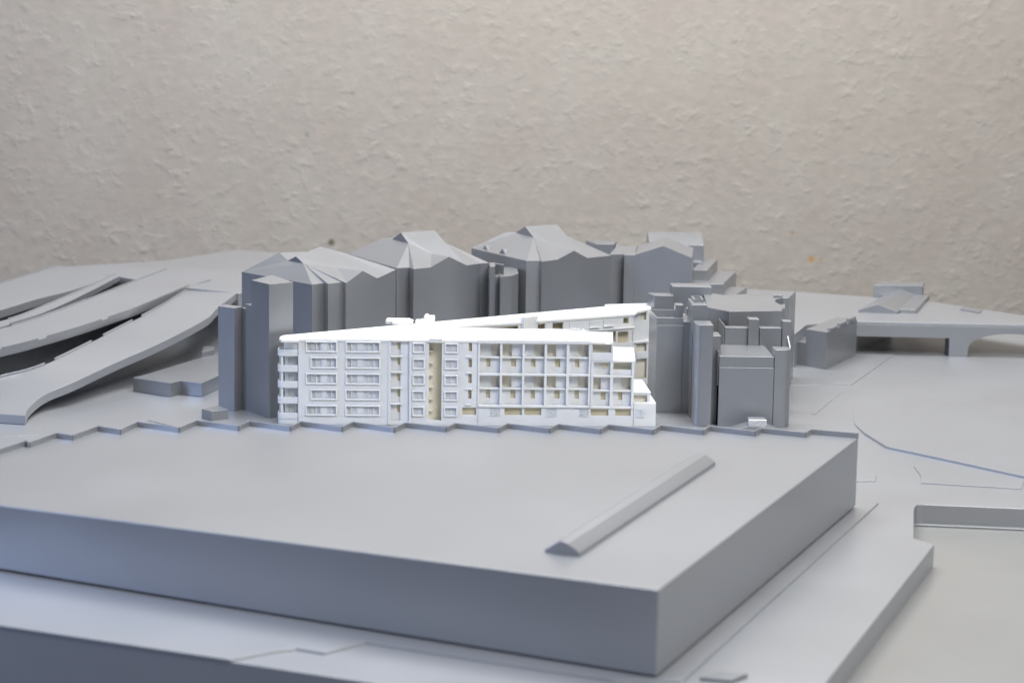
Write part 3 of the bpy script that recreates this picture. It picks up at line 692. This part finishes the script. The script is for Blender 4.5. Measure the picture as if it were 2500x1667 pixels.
# --- recessed vertical bay with ledges and see-through slits
slits = []
for ya, yb_ in ((545, 632), (718, 808), (902, 992), (1086, 1172), (1266, 1352)):
    slits.append((Z1(1507, 545)[0], Z1(1541, 545)[0], Z1(1500, yb_)[1], Z1(1500, ya)[1]))
MB().grid(bay[0]-.0005, bay[1]+.0005, bay[2]-.0005, bay[3]+.0005, slits, .0030, .0045).build('bay_panel', WHITE, wb)
MB().box(Z1(1544, 545)[0], bay[1], .0013, .0029, bay[2], bay[3]).build('bay_panel', WHITE, wb)
fr = MB(); 
for xa, xb in ((1402, 1436), (1645, 1672)): fr.box(Z1(xa, 520)[0], Z1(xb, 520)[0], -.0013, -.00003, .0005, Z1(1500, 515)[1])
fr.build('bay_pilasters', WHITE, wb, bevel=.0003)
MB().box(Z1(1415, 520)[0], Z1(1665, 520)[0], -.0021, -.00004, Z1(1500, 528)[1], Z1(1500, 512)[1]).build('bay_lintel', WHITE, wb, bevel=.0002)
for y in (703, 884, 1067, 1248):
    z = Z1(1500, y)[1]; MB().box(bay[0]-.001, Z1(1575, 545)[0], -.0016, .0031, z-.0007, z+.0007).build('ledge', WHITE, wb, bevel=.0002)
for y in (655, 826, 996, 1162):
    z = Z2(200, y)[1]; MB().box(Z2(168, 510)[0], Z2(229, 510)[0], -.0018, .0004, z-.0007, z+.0007).build('ledge', WHITE, wb, bevel=.0002)
for h in bay2[:4]:
    MB().box(h[0]+.0004, h[1]-.0008, .0009, .0016, h[2]-.0042, h[2]).build('slit_panel', WHITE, wb)

# --- stair slot
SD = .013
sl = MB()
sl.box(slot[0]-.001, slot[0], TW, SD, slot[2], WZ+.003); sl.box(slot[1], slot[1]+.001, TW, SD, slot[2], WZ+.003)
sl.build('slot_side', CREAM2, wb)
MB().box(slot[0]-.001, slot[1]+.001, SD, SD+.001, slot[2], WZ+.003).build('slot_back', CREAM2, wb)
MB().box(slot[0]-.001, slot[1]+.001, TW*.5, SD, slot[2]-.002, slot[2]-.0001).build('slot_floor', WHITE, wb)
for k in range(6):
    z = slot[2] + .012*k + .008; MB().box(slot[0]+.0001, slot[0]+.0045, .008, SD-.0001, z, z+.0012).build('stair_landing', CREAM2, wb)

# --- cream inside, bounced light put into its colour, seen through the openings
def core(a_, b_, v0, v1, z0, z1): MB().box(a_, b_, v0, v1, z0, z1).build('inside_wall', CREAM, wb)
core(.006, slot[0]-.0012, .0048, .0058, .001, WZ-.0005)
core(slot[1]+.0012, g_u0+.002, .0036, .0046, .001, WZ-.0005)
core(g_u0-.001, b_u1-.001, .0036, .0046, .001, zgb-.001)

# --- balcony grid (five bays, two double storeys) and the lower two-bay block
def balcony_grid(xcols, yrows, Zf, zc_x, top_edge, tag_open=()):
    """xcols: list of (x0, x1) openings at the top; yrows: list of (ytop, yslab0, yslab1, ybot)"""
    cols = [(Zf(a_, yrows[0][0])[0], Zf(b_, yrows[0][0])[0]) for a_, b_ in xcols]
    rws = [tuple(Zf(zc_x, y)[1] for y in r) for r in yrows]
    U0, U1 = cols[0][0]-.0017, cols[-1][1]+.0017
    hol = [(c[0], c[1], r[3], r[0]) for c in cols for r in rws]
    MB().grid(U0, U1, rws[-1][3]-.0021, top_edge, hol, -.0016, .0120).build('balcony_frame', WHITE, wb)
    return cols, rws, U0, U1
cols, rws, GU0, GU1 = balcony_grid([(313, 530), (553, 767), (790, 1003), (1028, 1238), (1265, 1474)], [(517, 657, 671, 831), (853, 988, 1003, 1167)], Z2, 313, WZ+.0004)
doors = {0: (385, 428), 1: (648, 700), 2: (863, 907), 3: (1118, 1172), 4: (1332, 1376)}
def unit(c, r, k, dx, open_lower=True, dark=None, Zf=Z2):
    # floor slab between the upper and lower storey of the unit
    MB().box(c[0], c[1], .0004, .0119, r[2], r[1]).build('floor_slab', WHITE, wb, bevel=.0002)
    # lower storey: set-back panel with a door opening
    du = (Z2(dx[0], 520)[0], Z2(dx[1], 520)[0])
    dz = r[2] - (r[2]-r[3])*.60
    MB().grid(c[0], c[1], r[3], r[2], [(du[0], du[1], dz, r[2]+.001)], .0040, .0052).build('panel', WHITE, wb)
    MB().box(c[0]-.001, c[1]+.001, .0062, .0072, r[3], r[2]).build('inside_wall', CREAM, wb)
    # upper storey: one half is a nearer white panel, the other a deep room
    mid = c[0] + (c[1]-c[0])*(.48 if k != 0 else .55)
    white = (mid, c[1]) if k % 2 else (c[0], mid)
    dpt = .0045 if k % 2 else .0075
    MB().box(white[0], white[1], dpt, dpt+.001, r[1], r[0]).build('panel', WHITE, wb)
    room = (c[0], mid) if k % 2 else (mid, c[1])
    MB().box(room[0], room[1], .0105, .0115, r[1], r[0]).build('inside_wall', CREAM2, wb)
    f = mid + (.0 if k % 2 else .0); MB().box(mid-.0004, mid+.0004, dpt+.001, .0104, r[1], r[0]).build('partition', WHITE, wb)
    # light marks of the glazing bars
    for t in ((.25,) if k % 2 else (.7, .85)):
        x = room[0] + (room[1]-room[0])*t; MB().box(x-.0003, x+.0003, .0096, .0104, r[1], r[0]).build('glazing_bar', WHITE, wb)
for i, c in enumerate(cols):
    for r in rws: unit(c, r, i, doors[i])

zt2 = Z2(1600, 689)[1]                                # roof level of the lower block
c2 = [(Z2(1522, 700)[0], Z2(1702, 700)[0]), (Z2(1732, 700)[0], Z2(1930, 700)[0])]
r2a = (Z2(1522, 702)[1], Z2(1522, 852)[1]); r2b = tuple(Z2(1522, y)[1] for y in (872, 1012, 1028, 1183))
U0, U1 = GU1+.0004, b_u1
MB().grid(U0, U1, r2b[3]-.0021, zt2-.0003, [(c[0], c[1], r2b[3], r2b[0]) for c in c2] + [(c[0], c[1], r2a[1], r2a[0]) for c in c2], -.0010, .0120).build('balcony_frame', WHITE, wb)
unit(c2[0], r2b, 5, (1612, 1664)); unit(c2[1], r2b, 2, (1798, 1842))
# single storey above: parapet panels and rooms
MB().box(c2[0][0], c2[0][1], .0050, .0060, r2a[1], r2a[0]).build('panel', WHITE, wb)
MB().box(Z2(1620, 700)[0], Z2(1670, 700)[0], .0040, .0049, Z2(1620, 784)[1], r2a[0]).build('door', CREAM, wb)
zp_ = Z2(1732, 796)[1]; MB().box(c2[1][0], c2[1][1], .0012, .0024, r2a[1], zp_).build('parapet', WHITE, wb)
MB().box(c2[1][0], c2[1][1], .0070, .0080, r2a[1], r2a[0]).build('inside_wall', CREAM2, wb)
# body of the lower block
LB = .082
MB().box(U1-.0016, U1-.0002, .0121, LB, 0, zt2-.0005).build('end_wall', WHITE, wb)
u_s = Z2(1728, 690)[0]                                # end of the upper set-back storey
def sheared_roof(xr_f, yr_f, xr_b, yr_b, slots, uL, z, th, v1):
    f_, b_ = LG(1100+xr_f*.22959, 720+yr_f*.22959, z), LG(1100+xr_b*.22959, 720+yr_b*.22959, z)
    k = (b_[0]-f_[0])/(b_[1]-f_[1]); hs_ = []
    for x0, x1, y0_, y1_ in slots:
        p, q = LG(1100+x0*.22959, 720+y1_*.22959, z), LG(1100+x1*.22959, 720+y0_*.22959, z); r_ = LG(1100+x1*.22959, 720+y1_*.22959, z)
        hs_.append((p[0]-k*p[1], r_[0]-k*r_[1], p[1], q[1]))
    m = MB().grid(uL, f_[0]-k*f_[1], -.0012, min(v1, b_[1]), hs_, z-th, z, 'xy')
    m.v = [(x+k*max(y, 0)*(x-uL)/(f_[0]-uL), y, zz) for x, y, zz in m.v]
    m.build('roof', WHITE, wb)
    w_ = MB()
    for h in hs_: w_.box(h[0]-.0004, h[1]+.0004+k*h[2], h[2]-.0003, h[3]+.0003, z-th+.0002, z-th+.0006)
    w_.build('skylight_wells', WHITE, wb)
sheared_roof(1962, 688, 1948, 556, ((1858, 1922, 575, 600), (1864, 1926, 614, 640), (1868, 1930, 654, 676)), u_s+.0002, zt2, .0022, LB)
# set-back top storey between grid and lower roof
zt1 = ZR - .0006
us0 = GU1 + .0002
zo0, zo1 = Z2(1510, 612)[1], Z2(1510, 520)[1]
MB().grid(us0, u_s, zt2-.0022, zt1-.0024, [(Z2(1512, 520)[0], Z2(1712, 520)[0], zo0, zo1)], -.0008, .0004).build('terrace_front', WHITE, wb)
MB().box(us0, u_s, .0062, .0072, zt2, zt1-.0025).build('inside_wall', CREAM2, wb)
MB().box(u_s-.0012, u_s-.0001, .0005, LB-.01, zt2-.0022, zt1-.0025).build('end_wall', WHITE, wb)
MB().box(us0, u_s-.0012, .0006, .0061, zt2-.0022, zt2-.0006).build('terrace_floor', WHITE, wb)
sheared_roof(1728, 510, 1724, 395, ((1645, 1696, 405, 429), (1647, 1699, 441, 466), (1650, 1702, 478, 501)), us0, zt1, .0024, LB-.008)

# --- main roof: a V of two wings
inner = LG(1088, 798, ZR)
rp = [(-.0005, -.0008), (slot[0], -.0008), (slot[0], -.0022), (slot[1], -.0022), (slot[1], -.0008), (g_u0-.001, -.0008), (g_u0-.001, -.0026), (GU1, -.0026), (GU1, LG(1442, 807, ZR)[1]),
      inner, LG(1551, 765, ZR), LG(1556, 760, ZR), LG(1590, 753, ZR), LG(1587, 742, ZR), LG(1510, 744, ZR), LG(1476, 748, ZR), LG(693, 818, ZR), LG(684, 821, ZR), LG(682, 826, ZR), LG(688, 829, ZR), LG(731, 829, ZR)]
rp = [p for i, p in enumerate(rp)]
MB().prism(rp, WZ, ZR).build('roof', WHITE, wb, bevel=.0003)
# rims and seams on the roof
def bar(a_, b_, wd_, h, name='roof_rim'):
    A_, B_ = Vector((*a_, 0)), Vector((*b_, 0)); e = (B_-A_).normalized(); nn = Vector((-e.y, e.x, 0))*wd_
    MB().prism([XY(A_), XY(B_), XY(B_+nn), XY(A_+nn)], ZR-.0003, ZR+h).build(name, WHITE, wb)
bar((g_u0-.0008, -.0024), (GU1-.0002, -.0024), .0014, .0006)
bar((GU1-.0020, -.0008), (GU1-.0020, .079), -.0012, .0005)
bar(LG(1172, 804, ZR), (GU1-.0034, .0785), -.0010, .0005)
bar(LG(1168, 829, ZR), LG(1172, 805, ZR), .0008, .0004, 'roof_seam')
bar(inner, LG(1170, 803, ZR), -.0009, .0006)
bar(LG(1205, 774, ZR), LG(1236, 780, ZR), .0012, .0006, 'roof_seam')
bar((slot[0], -.0022), (slot[1], -.0022), .006, .0016, 'slot_cap')
# rooftop plant
def rbox(name, x0, x1, yf, dep, h, bv=.0004, z=ZR):
    a_ = LG(x0, yf, z); b_ = LG(x1, yf, z); return MB().prism([a_, b_, (b_[0]+.001, b_[1]+dep), (a_[0]+.001, a_[1]+dep)], z-.0004, z+h).build(name, WHITE, wb, bv)
rbox('plant_box', 941, 958, 791, .018, .0040, .0008)
rbox('plant_box', 956, 1000, 793, .022, .0042, .0010)
rbox('duct', 999, 1007, 793, .020, .0034, .0012)
for k in range(4): rbox('plant_unit', 1014+k*11.2, 1024+k*11.2, 789.5-k*1.0, .012, .0030)
rbox('plant_box', 1034, 1060, 782, .012, .0040, .0008)
rbox('vent', 1037, 1045, 776, .005, .0040, .0006)
rbox('vent', 1052, 1060, 786, .004, .0042, .0006)
rbox('roof_hatch', 888, 902, 806, .004, .0006); rbox('roof_hatch', 902, 908, 803, .004, .0010); rbox('roof_hatch', 930, 938, 802, .004, .0010)
rbox('vent', 1126, 1130, 783, .003, .0015)
# raised roof strip at the far end of the rear wing
bar(LG(1476, 747, ZR), LG(1584, 744, ZR), -.003, .0018)
# stair head on the courtyard edge
a_, b_ = LG(1266, 783, ZR), LG(1311, 780, ZR)
MB().prism([(a_[0], a_[1]), (a_[0]+.0055, a_[1]-.009), (b_[0]+.001, b_[1]-.004), (b_[0]-.004, b_[1]+.004)], 0, ZR+.0052).build('stair_head', WHITE, wb, bevel=.0004)

# --- rear wing: courtyard wall
i0, i1 = Vector((*inner, 0)), Vector((*LG(1551, 765, ZR), 0))
ra_ = math.atan2(i1.y-i0.y, i1.x-i0.x); RM = WM @ Matrix.Translation(i0) @ Matrix.Rotation(ra_, 4, 'Z'); RI = RM.inverted(); RN = RM.to_3x3() @ Vector((0, 1, 0)); RO_ = RM @ Vector((0, 0, 0))
def RP(x, y, v=.0):
    d = ray(1100+x*.22959, 720+y*.22959); o_ = RO_ + RN*v; t = (o_-CAMP).dot(RN)/d.dot(RN); p = RI @ (CAMP+d*t); return p.x, p.z
rrect = lambda x0, x1, y0, y1: (RP(x0, y1)[0], RP(x1, y1)[0], RP((x0+x1)/2, y1)[1], RP((x0+x1)/2, y0)[1])
rh = [rrect(412, 725, 292, 420), rrect(810, 1012, 305, 420), rrect(1090, 1202, 290, 420), rrect(1845, 1900, 230, 303), rrect(1785, 1945, 388, 505), rrect(1600, 1765, 392, 505)]
zrs = RP(1900, 520)[1]
ul = (i1-i0).length; ue = RP(2118, 300)[0]
rw_ = tag(empty('rear_wing', tuple(i0), ra_)); rw_.parent = wb
rh = [(h[0], h[1], h[2], min(h[3], WZ-.0016)) for h in rh]
MB().grid(.004, ul-.001, .001, WZ, rh, .0012, .0030).build('courtyard_wall', WHITE, rw_)
MB().box(.03, ul-.002, .010, .011, .001, WZ-.0005).build('inside_wall', CREAM, rw_)
for h in (rrect(1270, 1352, 285, 360), rrect(1478, 1585, 275, 340), rrect(1628, 1735, 262, 325)):   # blind windows in relief
    bw = MB().box(h[0], h[1], .0003, .0012, h[2], h[3]).build('blind_window', WHITE, rw_, bevel=.0003)
    MB().box(h[0]-.0005, h[1]+.0005, -.0012, .0003, h[2]-.001, h[2]+.0002).build('sill', WHITE, bw)
zl1 = RP(1500, 378)[1]; MB().box(RP(1300, 380)[0], ul-.001, -.0012, .0012, zl1-.0006, zl1+.0006).build('string_course', WHITE, rw_)
# far end block of the rear wing
EB = .022
erect = lambda x0, x1, y0, y1: (RP(x0, y1, EB)[0], RP(x1, y1, EB)[0], RP((x0+x1)/2, y1, EB)[1], RP((x0+x1)/2, y0, EB)[1])
eh = [erect(2020, 2082, 182, 268), erect(1972, 2084, 515, 605), erect(1970, 2084, 680, 890)]
ue = RP(2118, 300, EB)[0]
MB().grid(ul-.008, ue, 0, WZ, eh, EB, EB+.0016).build('end_front', WHITE, rw_)
MB().box(ul-.02, ue+.01, EB+.0045, EB+.0055, .001, WZ-.0005).build('inside_wall', CREAM2, rw_)
z0_ = RP(2040, 500, EB)[1]; MB().box(ul-.008, ue+.0004, EB-.0022, EB-.0001, z0_-.0008, z0_+.0022).build('balcony_slab', WHITE, rw_, bevel=.0008)
MB().box(erect(1972, 2084, 608, 680)[0], erect(1972, 2084, 608, 680)[1], EB-.0012, EB-.0001, RP(2000, 678, EB)[1], RP(2000, 600, EB)[1]).build('balcony_rail', WHITE, rw_, bevel=.0003)
# outer (street) wall of the rear wing and the tip
def wallrun(name, pts, t_=.0015, z0=0.0, z1=None):
    for a_, b_ in zip(pts[:-1], pts[1:]):
        A_, B_ = Vector((*a_, 0)), Vector((*b_, 0)); e = (B_-A_).normalized(); nn = Vector((e.y, -e.x, 0))*t_
        MB().prism([XY(A_), XY(B_), XY(B_+nn), XY(A_+nn)], z0, z1 or WZ).build(name, WHITE, wb)
off = lambda p, dv_=.0012: (p[0]+.0008, p[1]-dv_)
wallrun('street_wall', [off(LG(700, 817.5, ZR)), off(LG(1510, 744.5, ZR)), off(LG(1585, 743, ZR), .0018)])
pe = off(LG(1585, 743, ZR), .0018); wallrun('end_wall', [pe, (LG(1588, 754, ZR)[0]-.0012, LG(1588, 754, ZR)[1])])
# court side of the front wing
wallrun('courtyard_wall', [(inner[0]+.004, inner[1]-.0035), (GU1-.001, LG(1442, 807, ZR)[1]-.0012)])

# --- rounded balcony corner at the left end
ub0 = FP(690, 860)[0]; tipu = FP(677, 860)[0]
def corner_path(off_):
    r_ = .0055 - off_; cx = tipu + .0055; cy = .0055
    pts = [(-.0006, off_), (cx, off_)] + [(cx - r_*math.sin(R(t)), cy - r_*math.cos(R(t))) for t in range(15, 91, 15)] + [(tipu+off_, .016), (tipu+off_+.004, .0195)]
    return pts
bands = [(628, 702), (806, 882), (990, 1067), (1172, 1247), (1353, 1424)]
for ya, yb_ in bands:
    zt_, zb_ = Z1(200, ya)[1], Z1(200, yb_)[1]
    A_, B_ = corner_path(0), corner_path(.0011)
    n_ = len(A_)
    m = MB()
    m.loft([[(A_[i][0], A_[i][1], zb_), (A_[i][0], A_[i][1], zt_), (B_[i][0], B_[i][1], zt_), (B_[i][0], B_[i][1], zb_)] for i in range(n_)])
    bnd = m.build('balcony', WHITE, wb, bevel=.0002)
    sl_ = [A_[0]] + A_[1:] + [(-.0006, .0195)]
    MB().prism([(p[0]*.98, p[1]*.97+.0004) for p in B_] + [(-.0006, .0185)], zb_+.0002, zb_+.0014).build('floor_slab', WHITE, bnd)
zb_ = Z1(200, 1424)[1]
A_ = corner_path(.0004); MB().prism([(p[0], p[1]) for p in A_] + [(-.0006, .018)], 0, zb_).build('plinth', WHITE, wb, bevel=.0003)
MB().box(FP(685, 900)[0], FP(691, 900)[0], .0016, .0032, zb_, Z1(200, 640)[1]).build('column', WHITE, wb, bevel=.0003)
MB().box(tipu+.0012, tipu+.0024, .011, .0125, zb_, Z1(200, 640)[1]).build('column', WHITE, wb, bevel=.0003)
MB().box(FP(694, 900)[0], -.0003, .0070, .0085, zb_, Z1(200, 645)[1]).build('corner_wall', WHITE, wb)
for k in range(4):
    x = FP(700+k*6.5, 900)[0]; MB().box(x, x+.0010, .0060, .0069, zb_, Z1(200, 640)[1]).build('glazing_bar', WHITE, wb)
# top storey of the corner is closed
MB().box(FP(693, 840)[0], -.0006, .0020, .0119, Z1(200, 640)[1], WZ).build('corner_wall', WHITE, wb, bevel=.0004)
MB().box(0, .0011, TW, .0135, 0, WZ).build('corner_wall', WHITE, wb)

# --- low blocks at the right end
z_a = FP(1560, 983)[1]
ua, ub = b_u1+.0004, FP(1601.5, 990)[0]
p = LG(1596, 953, z_a)
lo_holes = [(a_, b_, rz[0], rz[1]) for a_, b_ in reliefs[6:]]
lowp = MB().prism([(ua, .0), (ub, .0), (ub-.0005, p[1]), (ua, p[1])], 0, z_a).build('low_block', WHITE, wb, bevel=.0003)
for a_, b_ in reliefs[6:]:
    bw = MB().box(a_, b_, -.0007, -.00005, rz[0], rz[1]).build('blind_window', WHITE, wb)
    MB().box(a_-.0004, b_+.0004, -.0012, -.0007, rz[0]-.0008, rz[0]).build('sill', WHITE, bw)
z_b = FP(1560, 957, .004)[1]
u2 = FP(1588, 960, .004)[0]; pb_ = LG(1584, 926, z_b)
MB().grid(ua, u2, z_a, z_b-.001, [(ua+.0004, FP(1580, 965, .004)[0], FP(1560, 982, .004)[1], FP(1560, 964, .004)[1])], .004, .0052).build('low_block_front', WHITE, wb)
MB().box(ua, u2, .0085, .0095, z_a, z_b-.001).build('inside_wall', CREAM2, wb)
MB().box(u2-.0012, u2-.0001, .0053, pb_[1], z_a, z_b-.001).build('end_wall', WHITE, wb)
MB().prism([(ua, .0032), (u2+.0003, .0032), (u2+.0003, pb_[1]), (ua, pb_[1])], z_b-.001, z_b).build('roof', WHITE, wb, bevel=.0003)
